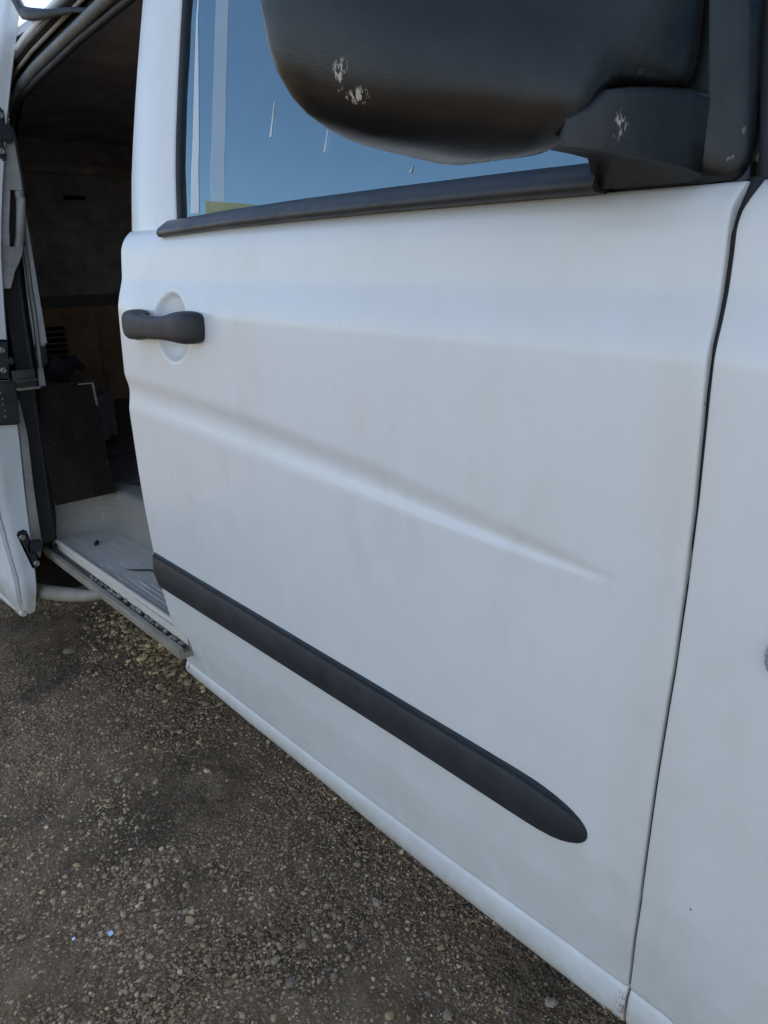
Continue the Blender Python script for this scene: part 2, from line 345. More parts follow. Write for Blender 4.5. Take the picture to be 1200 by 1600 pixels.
# ------------------------------------------------------------------ the van: body curve
ZZ = np.array([0, .28, .34, .40, .456, .532, .594, .678, .754, .867, .93, 1.02, 1.045, 1.060, 1.072, 1.086, 1.092, 1.12, 1.138, 1.150, 1.159, 1.168, 1.25, 1.327, 1.422, 1.514, 1.6])
YY = np.array([.09, .056, .046, .034, .023, .012, .0075, .002, -.001, -.003, -.003, 0, .0012, .0046, .0085, .0132, .0148, .0175, .0195, .0230, .029, .041, .053, .067, .087, .108, .13])
zf = np.linspace(0, 1.6, 1601); yf = np.interp(zf, ZZ, YY)
k = np.exp(-.5*(np.arange(-30, 31)/3.5)**2); k /= k.sum(); yf = np.convolve(np.pad(yf, 30, mode='reflect', reflect_type='odd'), k, 'valid')
def prof(z): return np.interp(z, zf, yf)
def gapx(z): return np.interp(z, [.30, .382, .505, .64, .78, .858, .93, 1.0, 1.045, 1.068, 1.09, 1.116, 1.146, 1.17], [1.012, 1.019, 1.029, 1.034, 1.040, 1.0415, 1.041, 1.038, 1.036, 1.0355, 1.034, 1.033, 1.031, 1.034])
def gapw(z): return np.interp(z, [.3, .8, 1.0, 1.1, 1.17], [.0043, .0045, .0052, .0057, .0060])
def seamz(x): return np.interp(x, [-.3, .02, .25, .46, .615, .746, .92, 1.02, 1.3], [.339, .340, .340, .341, .345, .350, .361, .365, .368])
def botz(x): return np.interp(x, [-.3, .02, .25, .45, .6, .75, .92, 1.02, 1.3], [.308, .308, .303, .301, .297, .297, .304, .307, .308])
def surface(x, z):
    y = prof(z).copy()
    # diagonal pressed crease that runs out towards the front
    zt = np.interp(x, [0, .24, .42, .64, .78, .90, .99], [.935, .928, .919, .902, .886, .870, .853])
    zm = np.interp(x, [0, .24, .42, .64, .78, .90, .99], [.905, .895, .886, .872, .860, .853, .849])
    zl = np.interp(x, [0, .23, .41, .63, .78, .90, .99], [.862, .857, .850, .848, .845, .843, .846])
    d = .18*(zt-zm)*smooth01((1.0-x)/.05)
    g = np.where(z > zm, smooth01((zt-z)/np.maximum(zt-zm, .004)), smooth01((z-zl)/np.maximum(zm-zl, .004)))
    y += d*g*(z < zt)*(z > zl)
    # dish behind the handle
    r = np.sqrt(((x-.194)/.054)**2+((z-1.021)/.052)**2)
    y += .016*np.sqrt(np.clip(1-r**2, 0, 1))**1.0*smooth01((1.04-r)/.14)
    ra = np.sqrt((x-1.63)**2+(z-.318)**2); y -= .013*smooth01((.578-ra)/.055)
    y += .0007*vnoise(x, z, 5, 21)+.0003*vnoise(x, z, 14, 22)
    return y

van = bpy.data.objects.new('panel_van', None); COL.objects.link(van); van.location = (-.1, .8, 0)
tag(van, 'white panel van parked on gravel with its side door slid open', 'van')

def skin(name, x0, x1, ztop, mat, parent, nx, nz, fold=.035, bead=True, rad=.003):
    """pressed panel between the edge curves x0(z), x1(z), with a rolled bead along its bottom and turned-in edges"""
    us = np.linspace(0, 1, nx); rows = []
    vt = np.linspace(0, 1, nz)
    for v in vt:
        xm = x0(np.array(ztop+(.35-ztop)*v)); xe = x1(np.array(ztop+(.35-ztop)*v)); x = xm+(xe-xm)*us
        zt_ = np.full(nx, ztop); z = zt_+(seamz(x)-zt_)*v
        y = surface(x, z); rows.append(np.stack([x, y, z], -1))
    if bead:
        last = rows[-1]; x = last[:, 0]; zs = seamz(x); zb = botz(x); yb = prof(zs)
        for tq in np.linspace(.06, 1.35, 20):
            a = tq
            z = zs-(zs-zb)*np.clip(.5-.5*np.cos(math.pi*min(a, 1)), 0, 1)*1.0 if a <= 1 else zb+(a-1)*.012
            off = .005*math.exp(-((a-.05)/.09)**2)-.0105*math.sin(math.pi*min(max(a-.08, 0)/1.05, 1))**.9 if a <= 1 else .0+.03*(a-1)
            rows.append(np.stack([x, yb+.004+off+.006*a, z+0*x], -1))
    G = np.stack(rows, 0)     # rows(z) , cols(x)
    # rounded turn-in at both side edges
    def turn(colm, sgn):
        out = []
        for a in (math.radians(30), math.radians(60), math.radians(90)):
            q = colm.copy(); q[:, 0] += sgn*rad*math.sin(a); q[:, 1] += rad*(1-math.cos(a)); out.append(q)
        q = colm.copy(); q[:, 0] += sgn*rad; q[:, 1] += fold; out.append(q); return out
    L = turn(G[:, 0], -1); Rr = turn(G[:, -1], 1)
    G = np.stack(L[::-1]+[G[:, i] for i in range(G.shape[1])]+Rr, 1)
    t0 = G[0].copy(); t0[:, 1] += .03; G = np.concatenate([t0[None], G], 0)
    nr, nc = G.shape[:2]; I = np.arange(nr*nc).reshape(nr, nc)
    Fq = np.stack([I[:-1, :-1], I[:-1, 1:], I[1:, 1:], I[1:, :-1]], -1).reshape(-1, 4)
    me = bpy.data.meshes.new(name); V = G.reshape(-1, 3)
    me.vertices.add(len(V)); me.vertices.foreach_set('co', V.astype(np.float32).ravel()); me.loops.add(Fq.size)
    me.loops.foreach_set('vertex_index', Fq.astype(np.int32).ravel()); me.polygons.add(len(Fq)); me.polygons.foreach_set('loop_start', np.arange(0, Fq.size, 4, dtype=np.int32)); me.update(calc_edges=True)
    return link(name, me, mat, parent)

rear_in = lambda z: .0045+.010*smooth01((.40-z)/.1)+.004*smooth01((z-1.135)/.02)
door = skin('front_door', rear_in, lambda z: gapx(z)-gapw(z), 1.166, M['paint'], van, 260, 235)
door['label'] = 'closed white front passenger door'
wing = skin('front_wing', lambda z: gapx(z)+gapw(z)+.005*smooth01((z-1.13)/.035), lambda z: 1.62+0*z, 1.166, M['paint'], van, 90, 200)
tube('gap_seal', [(float(gapx(z)), float(prof(z))+.016, z) for z in np.linspace(.30, 1.165, 24)], .010, M['rubber'], van, 8)  # black strip added behind the door gap to darken it
# dark carcass behind the door gap and cab shell
box('door_pillar', (1.03, .10, .74), (.09, .08, .84), M['dark'], van, .004)

# door window frame (painted) : B-pillar part and header
def strip(name, pts_a, pts_b, depth, mat, parent, rnd=.004):
    """solid band between two edge polylines lying on the body side, turned inwards by depth"""
    rings = []
    for a, b in zip(pts_a, pts_b):
        a = Vector(a); b = Vector(b); d = (b-a).normalized()
        n_ = Vector((0, -1, 0))
        rings.append([a-n_*depth, a-n_*rnd, a+d*rnd*.3-n_*rnd*.3, a+d*rnd, b-d*rnd, b-d*rnd*.3-n_*rnd*.3, b-n_*rnd, b-n_*depth])
    return loft(name, rings, mat, parent, auto=60)
zs_ = [1.10, 1.14, 1.165, 1.20, 1.25, 1.30, 1.36, 1.42, 1.47, 1.514, 1.56, 1.60]
yfr = lambda z: float(np.interp(z, [1.10, 1.152, 1.189, 1.249, 1.327, 1.422, 1.514, 1.6], [.034, .041, .045, .053, .067, .087, .108, .13]))
glx = lambda z: float(np.interp(z, [1.10, 1.183, 1.308, 1.395, 1.482, 1.6], [.172, .165, .154, .149, .142, .132]))
strip('window_frame', [(0.0, yfr(z), z) for z in zs_], [(glx(z)-.0075, yfr(z), z) for z in zs_], .05, M['paint'], door)
strip('window_seal', [(glx(z)-.0073, yfr(z)+.002, z) for z in zs_[1:]], [(glx(z)+.003, yfr(z)+.004, z) for z in zs_[1:]], .02, M['rubber'], door, .003)
fx = lambda z: .945-.16*(z-1.165)
zg = [1.15, 1.25, 1.35, 1.45, 1.57]
rings = []
for z in zg:
    y = yfr(z)+.010; a = glx(z)-.004; b = fx(z)+.02
    rings.append([(a, y, z), (b, y, z), (b, y+.0015, z), (a, y+.0015, z)])
pane = loft('window_pane', rings, M['glass'], door, auto=10)
strip('window_header', [(glx(1.6), yfr(1.6), 1.6), (1.0, yfr(1.6), 1.6)], [(glx(1.56), yfr(1.56), 1.56), (1.0, yfr(1.56), 1.56)], .05, M['paint'], door)
strip('mirror_triangle', [(fx(z)-.03, yfr(z)+.003, z) for z in zg], [(1.029-.19*(z-1.165), yfr(z)+.003, z) for z in zg], .02, M['foot'], door)
# beltline trim: black weather strip
rings = []
for x, w in [(.146, .80), (.148, .95), (.152, 1.), (.25, 1), (.34, 1), (.49, 1), (.66, 1), (.83, 1), (.918, 1)]:
    zl = float(np.interp(x, [.15, .338, .488, .663, .832, .93], [1.1525, 1.159, 1.162, 1.164, 1.165, 1.165])); zh = zl+.0235-.002*(x < .2)
    s = w
    rings.append([(x, .046, zl), (x, .028, zl), (x, .024-.006*s, zl+.0012), (x, .020-.005*s, zl+.006), (x, .022-.004*s, zl+.013), (x, .030-.002*s, zl+.021*s), (x, .034, zl+.0245*s), (x, .050, zl+.025*s)])
loft('belt_trim', rings, M['trim_black'], door, auto=70)
# rub strip with rounded front end
rings = []
for x in [.009, .012, .018, .03, .05]+list(np.linspace(.08, .84, 24))+[.86, .88, .90, .915, .93, .942, .951, .958, .963, .9665, .9685]:
    e = min(1., max(0., (x-.865)/.104)); sh = math.sqrt(max(1e-4, 1-e**2.6))
    mid = .553+.006*min(1, x/.7); top = mid+(.591-mid)*sh; bot = mid-(mid-.5190-.012*min(1, x/.7))*math.sqrt(max(1e-4, 1-e**5))
    hgt = max(.12, 1-e**4)*float(np.interp(x, [.009, .012, .018, .03], [.3, .65, .88, 1]))
    zz_ = [bot+(top-bot)*q for q in (0, .013, .08, .40, .52, .865, .94, .947, .993, 1.)]
    pr = [-.004, .004, .011, .0150, .0155, .012, .010, .005, .0045, -.004]
    rings.append([(x, float(prof(z))-p*hgt if p > 0 else float(prof(z))+.004, z) for z, p in zip(zz_, pr)])
loft('rub_strip', rings, M['strip_black'], door, auto=38)
# door handle
rings = []
for x, zc, hz, y0, y1 in [(.052, 1.0185, .004, .004, -.006), (.055, 1.019, .012, .006, -.014), (.062, 1.020, .018, .006, -.021), (.072, 1.0205, .0215, .006, -.026), (.085, 1.021, .0232, .006, -.029), (.0858, 1.021, .0216, .006, -.0274), (.0866, 1.021, .0232, .006, -.0292),
                          (.105, 1.0225, .0238, .006, -.032), (.125, 1.0225, .0235, .004, -.034), (.138, 1.0225, .0222, -.006, -.035), (.146, 1.0225, .0195, -.013, -.0352), (.16, 1.0225, .0178, -.015, -.0355), (.20, 1.0225, .0172, -.016, -.0355), (.235, 1.0235, .0172, -.015, -.035), (.252, 1.0245, .0185, -.010, -.0345),
                          (.268, 1.0255, .0215, .004, -.0340), (.285, 1.0262, .0232, .006, -.033), (.30, 1.0265, .0235, .006, -.031), (.314, 1.0265, .0225, .006, -.027), (.322, 1.0265, .0195, .006, -.021), (.327, 1.0265, .014, .006, -.013), (.328, 1.0265, .006, .004, -.006)]:
    x = .056+(x-.052)*.88; r_ = []
    for a in np.linspace(0, 2*math.pi, 24, endpoint=False):
        c_, s_ = math.cos(a), math.sin(a); ex = .62
        r_.append((x, (y0+y1)/2+(y1-y0)/2*math.copysign(abs(c_)**ex, c_), zc+hz*math.copysign(abs(s_)**ex, s_)))
    rings.append(r_)
loft('door_handle', rings, M['handle'], door, auto=65)
# -- mirror
def sec(y, xf, xb, zb, zt, n=4.2, k=36, lean=0., z0=1.215, rise=0.):
    cx, hx, cz, hz = (xf+xb)/2, (xf-xb)/2, (zb+zt)/2, (zt-zb)/2; out = []
    for a in np.linspace(0, 2*math.pi, k, endpoint=False):
        c_, s_ = math.cos(a), math.sin(a)
        zz = cz+hz*math.copysign(abs(s_)**(2/n), s_)
        out.append((cx+hx*math.copysign(abs(c_)**(2/n), c_)-lean*max(0, zz-z0)*(c_ > 0)*min(1., max(0., (xf-xb-.005)/.10)), y, zz+(rise*(1-c_)/2 if s_ < 0 else 0)))
    return out
st = [(.024, .985, .90, 1.24, 1.43), (.022, .991, .895, 1.232, 1.44), (.018, .994, .89, 1.2285, 1.445), (0, .992, .875, 1.2265, 1.45), (-.02, .987, .86, 1.2255, 1.452), (-.042, .981, .852, 1.2245, 1.455), (-.052, .978, .85, 1.219, 1.455), (-.062, .975, .848, 1.208, 1.455), (-.072, .972, .846, 1.192, 1.457), (-.082, .968, .844, 1.184, 1.458), (-.10, .959, .842, 1.1815, 1.458), (-.115, .950, .842, 1.181, 1.458), (-.135, .941, .84, 1.183, 1.457),
      (-.155, .931, .838, 1.186, 1.455), (-.175, .920, .836, 1.189, 1.452), (-.19, .910, .834, 1.193, 1.448), (-.203, .900, .832, 1.199, 1.442), (-.214, .890, .831, 1.206, 1.435), (-.222, .880, .830, 1.215, 1.425), (-.228, .870, .829, 1.227, 1.41), (-.232, .858, .829, 1.243, 1.39), (-.2335, .842, .830, 1.268, 1.36)]
house = loft('mirror_housing', [sec(*q, n=float(np.interp(-q[0], [-.03, .0, .07, .12, .24], [12, 11, 6, 3.4, 3.0])), k=72, lean=float(np.interp(-q[0], [.02, .09], [0, .2]))) for q in st], M['mirror'], door, auto=75)
st = [(.062, 1.030, .914, 1.1665, 1.50), (.046, 1.030, .914, 1.167, 1.49), (.041, 1.028, .914, 1.1675, 1.485), (.036, 1.022, .914, 1.1665, 1.47), (.031, 1.011, .93, 1.172, 1.45), (.027, 1.004, .93, 1.176, 1.43), (.0262, 1.003, .92, 1.1675, 1.40), (.0255, 1.002, .91, 1.168, 1.2275), (.010, .998, .912, 1.170, 1.2275), (-.004, .994, .910, 1.172, 1.227), (-.02, .989, .905, 1.1745, 1.2265), (-.04, .983, .90, 1.1765, 1.225), (-.06, .975, .895, 1.179, 1.222), (-.072, .970, .89, 1.181, 1.212), (-.085, .960, .88, 1.184, 1.205)]
loft('mirror_foot', [sec(*q, n=12, k=72, lean=.13 if q[0] > .026 else 0, z0=1.166, rise=.03 if q[0] < .02 else 0.) for q in st], M['foot'], door, auto=75)
# mirror glass behind (faces the rear) with its rim
rings = [sec(y, .834, .829, a, b, 6) for y, a, b in ((-.255, 1.23, 1.40), (-.10, 1.20, 1.44), (.0, 1.245, 1.44))]
# thin pale slivers added on the window to paint its white glints
for (x, z0, z1, w) in ((.398, 1.268, 1.309, .0016), (.516, 1.238, 1.266, .0014), (.667, 1.203, 1.209, .0018)):
    y0, y1 = yfr(z0)+.0096, yfr(z1)+.0096
    tube('drip_mark', [(x, y0, z0), (x+.001, (2*y0+y1)/3, z0*.67+z1*.33), (x+.003, y1, z1)], [w, w*.8, w*.25], M['belt'], door, 6, .35)

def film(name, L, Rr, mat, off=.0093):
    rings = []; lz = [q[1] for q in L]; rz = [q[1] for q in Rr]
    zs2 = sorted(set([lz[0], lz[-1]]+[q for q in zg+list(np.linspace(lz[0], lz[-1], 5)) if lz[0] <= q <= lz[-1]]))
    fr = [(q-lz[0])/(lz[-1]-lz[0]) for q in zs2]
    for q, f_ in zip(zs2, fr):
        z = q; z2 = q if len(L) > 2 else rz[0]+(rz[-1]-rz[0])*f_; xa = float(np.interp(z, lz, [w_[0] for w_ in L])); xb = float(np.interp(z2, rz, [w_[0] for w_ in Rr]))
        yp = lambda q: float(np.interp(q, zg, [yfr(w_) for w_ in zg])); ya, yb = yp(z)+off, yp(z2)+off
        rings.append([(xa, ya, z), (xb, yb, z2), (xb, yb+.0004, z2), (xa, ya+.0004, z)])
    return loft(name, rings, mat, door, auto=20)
film('window_streak', [(.1895, 1.1855), (.1905, 1.304), (.1769, 1.4086), (.1690, 1.4777), (.166, 1.54)], [(.2151, 1.1854), (.208, 1.304), (.1867, 1.4086), (.1715, 1.4777), (.167, 1.54)], M['streak'])  # pale films added on the pane, painting the bright bands in the glass
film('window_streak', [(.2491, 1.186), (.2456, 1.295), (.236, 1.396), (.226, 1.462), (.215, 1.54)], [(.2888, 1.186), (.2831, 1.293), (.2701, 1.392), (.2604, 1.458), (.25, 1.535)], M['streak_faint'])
film('yellow_sticker', [(.2342, 1.176), (.2337, 1.2012)], [(.3655, 1.176), (.3654, 1.1892)], M['yellow_film'], .0091)  # added film in place of the yellow patch that shows in the pane
# ------------------------------------------------------------------ wing details
rings = []
for a, rr in ((0., 1.), (-.004, 1.), (-.0075, .93), (-.0095, .75), (-.0105, .4)):
    rings.append([(1.141+.032*rr*math.copysign(abs(math.cos(q))**.8, math.cos(q)), float(prof(.835))+a, .833+.020*rr*math.copysign(abs(math.sin(q))**.8, math.sin(q))) for q in np.linspace(0, 6.283, 28, endpoint=False)])
loft('side_repeater', rings, M['lens'], wing, auto=70)
# front pillar and quarter glass ahead of the door
zq = [1.166, 1.25, 1.35, 1.45, 1.57]
strip('quarter_seal', [(1.0335-.19*(z-1.165), yfr(z)+.006, z) for z in zq], [(1.043-.19*(z-1.165), yfr(z)+.006, z) for z in zq], .03, M['rubber'], van, .002)
rings = []
for z in zq:
    a = 1.041-.19*(z-1.165); b = max(a+.03, 1.34-.62*(z-1.165)); y = yfr(z)+.009
    rings.append([(a, y, z), (b, y, z), (b, y+.0015, z), (a, y+.0015, z)])
loft('quarter_window', rings, M['glass'], van, auto=10)
box('quarter_seal', (1.20, .045, 1.172), (.30, .024, .016), M['rubber'], van, .003)
tube('windscreen_pillar', [(1.46, .075, 1.15), (1.30, .09, 1.32), (1.08, .13, 1.60)], .035, M['paint_clean'], van, 12)
tube('windscreen_pillar', [(1.46, 1.525, 1.15), (1.30, 1.51, 1.32), (1.08, 1.47, 1.60)], .035, M['paint_clean'], van, 12)
loft('windscreen', [[(1.47, .09, 1.16), (1.47, 1.51, 1.16), (1.475, 1.51, 1.165), (1.475, .09, 1.165)], [(1.08, .14, 1.60), (1.08, 1.46, 1.60), (1.085, 1.46, 1.605), (1.085, .14, 1.605)]], M['glass'], van, auto=10)
# bonnet, nose, bumper, front wheel (ahead of the frame)
loft('bonnet', [[(1.46, y, 1.15-.02*abs(y-.8)) for y in np.linspace(.05, 1.55, 9)]+[(1.46, y, 1.05) for y in np.linspace(1.55, .05, 9)],
                [(1.85, y, 1.02-.05*abs(y-.8)) for y in np.linspace(.06, 1.54, 9)]+[(1.85, y, .9) for y in np.linspace(1.54, .06, 9)],
                [(2.02, y, .88-.06*abs(y-.8)) for y in np.linspace(.12, 1.48, 9)]+[(2.0, y, .8) for y in np.linspace(1.48, .12, 9)]], M['paint_clean'], van)
loft('front_wing_panel', [[(1.622, .03+0*z, z) for z in (.75, .9, 1.05, 1.15)]+[(1.622, .08, z) for z in (1.15, 1.05, .9, .75)], [(1.98, .10, z) for z in (.62, .75, .85, .9)]+[(1.96, .15, z) for z in (.9, .85, .75, .62)]], M['paint_clean'], van)
box('front_bumper', (2.0, .8, .5), (.14, 1.44, .34), M['trim_black'], van, .05)
box('grille', (2.0, .8, .76), (.06, 1.1, .14), M['trim_black'], van, .02)
def wheel(name, x, y, r=.315):
    w = bpy.data.objects.new(name, None); COL.objects.link(w); w.parent = van; w.location = -Vector(van.location)
    pr = [(.19, .012), (.21, .0), (r-.03, .0), (r-.008, .02), (r, .045), (r, .165), (r-.008, .19), (r-.03, .21), (.2, .21)]
    rings = [[(x+q*math.cos(a), y+d, .318+q*math.sin(a)) for q, d in pr] for a in np.linspace(0, 2*math.pi, 41)]
    loft('tyre', rings, M['tyre'], w, True, False, 40)
    pr = [(.002, .03), (.06, .025), (.07, .04), (.15, .055), (.18, .02), (.195, .012), (.2, .03), (.19, .18)]
    rings = [[(x+q*math.cos(a), y+d, .318+q*math.sin(a)) for q, d in pr] for a in np.linspace(0, 2*math.pi, 41)]
    loft('rim', rings, M['rail'], w, False, False, 30)
    return w
wheel('front_wheel', 1.63, .10); wheel('rear_wheel', -1.40, .035)
wheel('front_wheel', 1.63, 1.30); wheel('rear_wheel', -1.40, 1.34)

# ------------------------------------------------------------------ cab interior
box('cab_floor', (.80, .80, .42), (1.2, 1.4, .04), M['dark'], van)
box('dashboard', (1.28, .80, 1.02), (.34, 1.36, .22), M['greytrim'], van, .05)
for y in (.40, 1.15):
    se = box('seat', (.42, y, .74), (.46, .50, .16), M['seat'], van, .05)
    box('seat_back', (.20, y, 1.08), (.12, .46, .58), M['seat'], se, .05, None)
    box('headrest', (.17, y, 1.46), (.09, .26, .16), M['seat'], se, .04)
box('bulkhead', (-.03, .92, 1.03), (.03, 1.30, 1.24), M['lining_dark'], van, .004)
def band(name, pts, w, mat, parent):
    rings = []
    for (x, y, z), ww in zip(pts, w): rings.append([(x, y, z), (x+ww, y-.004, z), (x+ww, y-.001, z), (x, y+.003, z)])
    return loft(name, rings, mat, parent)
box('far_door', (.55, 1.585, .78), (1.1, .05, .80), M['paint_clean'], van, .01)
loft('far_window', [[(.18, 1.54, 1.18), (1.1, 1.54, 1.18), (1.1, 1.545, 1.18), (.18, 1.545, 1.18)], [(.16, 1.47, 1.58), (1.0, 1.47, 1.58), (1.0, 1.475, 1.58), (.16, 1.475, 1.58)]], M['glass'], van, auto=10)
tube('far_pillar', [(.09, 1.56, 1.1), (.07, 1.48, 1.6)], .05, M['paint_clean'], van)


# ------------------------------------------------------------------ roof and body shell
ry = [(.12, 1.585), (.125, 1.603), (.16, 1.618), (.24, 1.636), (.40, 1.655), (.8, 1.67), (1.2, 1.655), (1.36, 1.636), (1.44, 1.618), (1.475, 1.603), (1.48, 1.585)]
ringsr = []
for x, dz in ((-2.06, -.03), (-2.0, 0), (-1.0, 0), (0, 0), (.9, 0), (1.06, -.02), (1.10, -.05)):
    ringsr.append([(x, y, z+dz) for y, z in ry]+[(x, y, z-.03+dz) for y, z in ry[::-1] if .13 < y < 1.47])
loft('roof', ringsr, M['paint_clean'], van, auto=60)
box('headliner', (-1.0, .8, 1.585), (1.98, 1.30, .012), M['lining_dark'], van)
box('far_gutter', (-.5, 1.50, 1.60), (3.0, .14, .05), M['paint_clean'], van)  # unseen filler added along the far roof edge to stop sun leaking in
box('far_side_wall', (-1.0, 1.545, 1.0), (2.04, .05, 1.18), M['paint_clean'], van)
fl = box('far_side_lining', (-1.0, 1.505, 1.0), (1.96, .012, 1.14), M['lining_dark'], van)
box('body_side', (-1.37, .085, 1.25), (1.34, .04, .66), M['paint_clean'], van, .006)
box('body_side', (-.86, .065, .67), (.32, .04, .48), M['paint_clean'], van, .006)
box('body_side', (-1.92, .065, .67), (.28, .04, .48), M['paint_clean'], van, .006)
rw = box('rear_wall', (-2.03, .82, 1.02), (.05, 1.46, 1.22), M['lining_dark'], van)
def wallpiece(name, y0, y1, z0, z1, d, mat, slope=0.): return box(name, (-2.005+d/2, (y0+y1)/2, (z0+z1)/2), (d, y1-y0, z1-z0), mat, rw, .004)
for z in (1.455, 1.245): wallpiece('wall_rib', .12, 1.50, z, z+.035, .035, M['lining_dark'])
wallpiece('wall_rib', .12, 1.50, .945, .985, .04, M['floor'])
wallpiece('lining_board', .12, .74, .42, .938, .012, M['lining_brown']); wallpiece('lining_board', .748, 1.5, .42, .938, .012, M['lining_brown'])
for i in range(6): wallpiece('vent_slat', .46, .60, .73+.024*i, .744+.024*i, .03, M['dark'])
for y in (.42, .68): wallpiece('wall_slot', y, y+.09, 1.36, 1.375, .018, M['dark'])
box('cargo_floor', (-1.36, .82, .515), (1.34, 1.42, .03), M['floor'], van)
box('cargo_floor', (-.34, .95, .515), (.70, 1.15, .03), M['floor'], van)
box('wheel_box', (-1.42, .27, .64), (.7, .30, .24), M['floor'], van, .05)
box('underbody', (-.1, .86, .40), (3.2, 1.2, .06), M['dark'], van)
box('sill_box', (.72, .22, .40), (1.3, .24, .12), M['dark'], van, .01)
box('wheel_arch_liner', (-1.0, .25, .33), (.02, .42, .40), M['dark'], van)
box('rear_bumper', (-2.1, .8, .48), (.12, 1.44, .2), M['trim_black'], van, .03)

# ------------------------------------------------------------------ side step, sill rail
riser = [(-.655, .030), (-.672, .060), (-.674, .095), (-.662, .130), (-.635, .158), (-.59, .172), (-.50, .178), (-.40, .182), (-.25, .186), (.06, .190)]
tread = mesh('step_tread', [(x, y, .4195) for x, y in riser]+[(x, .030, .4195) for x, y in riser]+[(x, y, .400) for x, y in riser]+[(x, .030, .400) for x, y in riser],
     [(i, i+1, i+11, i+10) for i in range(9)]+[(i+20, i+30, i+31, i+21) for i in range(9)]+[(i+10, i+11, i+31, i+30) for i in range(9)], M['sill'], van, False)
prf = [(0., .4196), (.003, .424), (.008, .431), (.013, .45), (.018, .49), (.022, .518), (.028, .5285), (.040, .5325), (.09, .533)]
rings = []
P2 = [Vector((x, y)) for x, y in riser]
for i, p in enumerate(P2):
    d = (P2[min(i+1, 9)]-P2[max(i-1, 0)]).normalized(); nrm = Vector((-d.y, d.x)); 
    if nrm.y < 0 and i > 3: nrm = -nrm
    if i <= 3 and nrm.x > 0: nrm = -nrm
    rings.append([(p.x+nrm.x*o, p.y+nrm.y*o, z) for o, z in prf])
loft('step_riser', rings, M['riser'], van, False, False, 50)
tube('step_nosing', [(-.66, .032, .421), (-.3, .036, .421), (.06, .042, .421)], .0065, M['sill'], van, 8)
for j, y in enumerate((.050, .062, .074, .086)):
    box('tread_rib', (-.13+.012*j, y+.004, .4210), (.40-.05*j, .0035, .003), M['sill'], tread, .0008)
# C-section rail below the step for the door's lower roller
rings = []
for x in (-.70, -.55, -.4, -.25, -.1, .0, .06):
    y = .008+.012*(x+.66)*.4; z = .395
    pr = [(0.0, -.020), (-.003, -.004), (-.002, .003), (.006, .005), (.007, -.006), (.022, -.008), (.024, .012), (.034, .012), (.034, -.020)]
    rings.append([(x, y+a, z+b) for a, b in pr])
loft('sill_rail', rings, M['rail'], van, auto=30)
# dirt and bits of stone lying in the rail
N = 46; tt = RNG.random(N); v0, f0 = ico(2); Vs = []; Fs = []; Ts = []
for i in range(N):
    r = RNG.uniform(.003, .0075); x = -.42+.46*tt[i]**.8; c_ = np.array([x, .026+.004*(x+.4)+RNG.normal(0, .002), .392+r*.5])
    Vs.append(v0*r*RNG.uniform(.6, 1.35, 3)*(1+RNG.uniform(-.2, .2, (len(v0), 1)))+c_); Fs.append(f0+i*len(v0))
    Ts.append(np.tile([*(np.array([.34, .31, .26])*RNG.uniform(.5, 1.2)), 1], (len(v0), 1)))
tag(fastmesh('rail_dirt', np.concatenate(Vs), np.concatenate(Fs), M['stone'], np.concatenate(Ts)), 'crumbs of pale dirt and stone lying in the sill rail', kind='stuff')
sc = box('scrap', (-.562, .100, .4235), (.030, .009, .006), M['rubber'], None, .002, Matrix.Rotation(-.55, 3, 'Z'))
tag(sc, 'small black scrap lying on the metal side step', 'scrap')
tw = tube('twig', [(-.335, .082, .4235), (-.315, .096, .425), (-.308, .108, .4235), (-.29, .118, .426), (-.262, .135, .424)], [.001, .0018, .0022, .0022, .0012], M['rubber'], None, 6)
tag(tw, 'thin dark twig on the side step next to the door edge', 'twig')

# ------------------------------------------------------------------ rear pillar of the opening, top rails
zp = [.425, .52, .68, .81, .87, .99, 1.06, 1.20, 1.32, 1.40]
xp = [-.665, -.665, -.665, -.665, -.665, -.668, -.67, -.675, -.68, -.70]
yo = [.018, .020, .026, .030, .036, .038, .042, .052, .070, .088]
pil = loft('rear_pillar', [[(x+.012, y-.03, z), (x+.012, y+.004, z), (x-.02, y+.03, z), (x-.10, y+.03, z), (x-.10, y-.03, z)] for x, y, z in zip(xp, yo, zp)], M['rubber'], van, auto=40)
tube('pillar_seal', [(x+.006, y+.008, z) for x, y, z in zip(xp, yo, zp)]+[(-.712, .108, 1.434), (-.66, .118, 1.468), (-.55, .123, 1.490), (-.30, .125, 1.519), (-.02, .13, 1.543)], .007, M['rubber'], pil)
loft('pillar_inner_trim', [[(x-.01, y+.030+d, z), (x-.01, y+.037+d, z), (x-.12, y+.09, z), (x-.12, y+.05, z)] for (x, y, z), d in zip(list(zip(xp, yo, zp))[4:8], (.0, .006, .003, 0))], M['beige'], pil)
def rail(name, off, r, mat, sy=1.):
    path = [(-.76, .10, 1.36), (-.735, .115, 1.425), (-.70, .12, 1.464), (-.64, .12, 1.488), (-.53, .12, 1.506), (-.36, .12, 1.524), (-.17, .12, 1.543), (.10, .12, 1.566), (.9, .125, 1.57)]
    return tube(name, [(x-off[0]*(1 if i < 3 else .3), y+off[1], z+off[2]) for i, (x, y, z) in enumerate(path)], r, mat, van, 10, sy)
rail('roof_rail', (.012, 0, .006), .011, M['railgrey']); rail('roof_rail', (.03, -.004, .034), .004, M['rail']); rail('gutter', (.02, .014, .02), .014, M['dark'])
rail('gutter', (.045, -.006, .052), .0075, M['steel']); rail('gutter', (.05, .004, .046), .014, M['dark']); rail('gutter', (.055, -.002, .068), .008, M['paint_clean'])

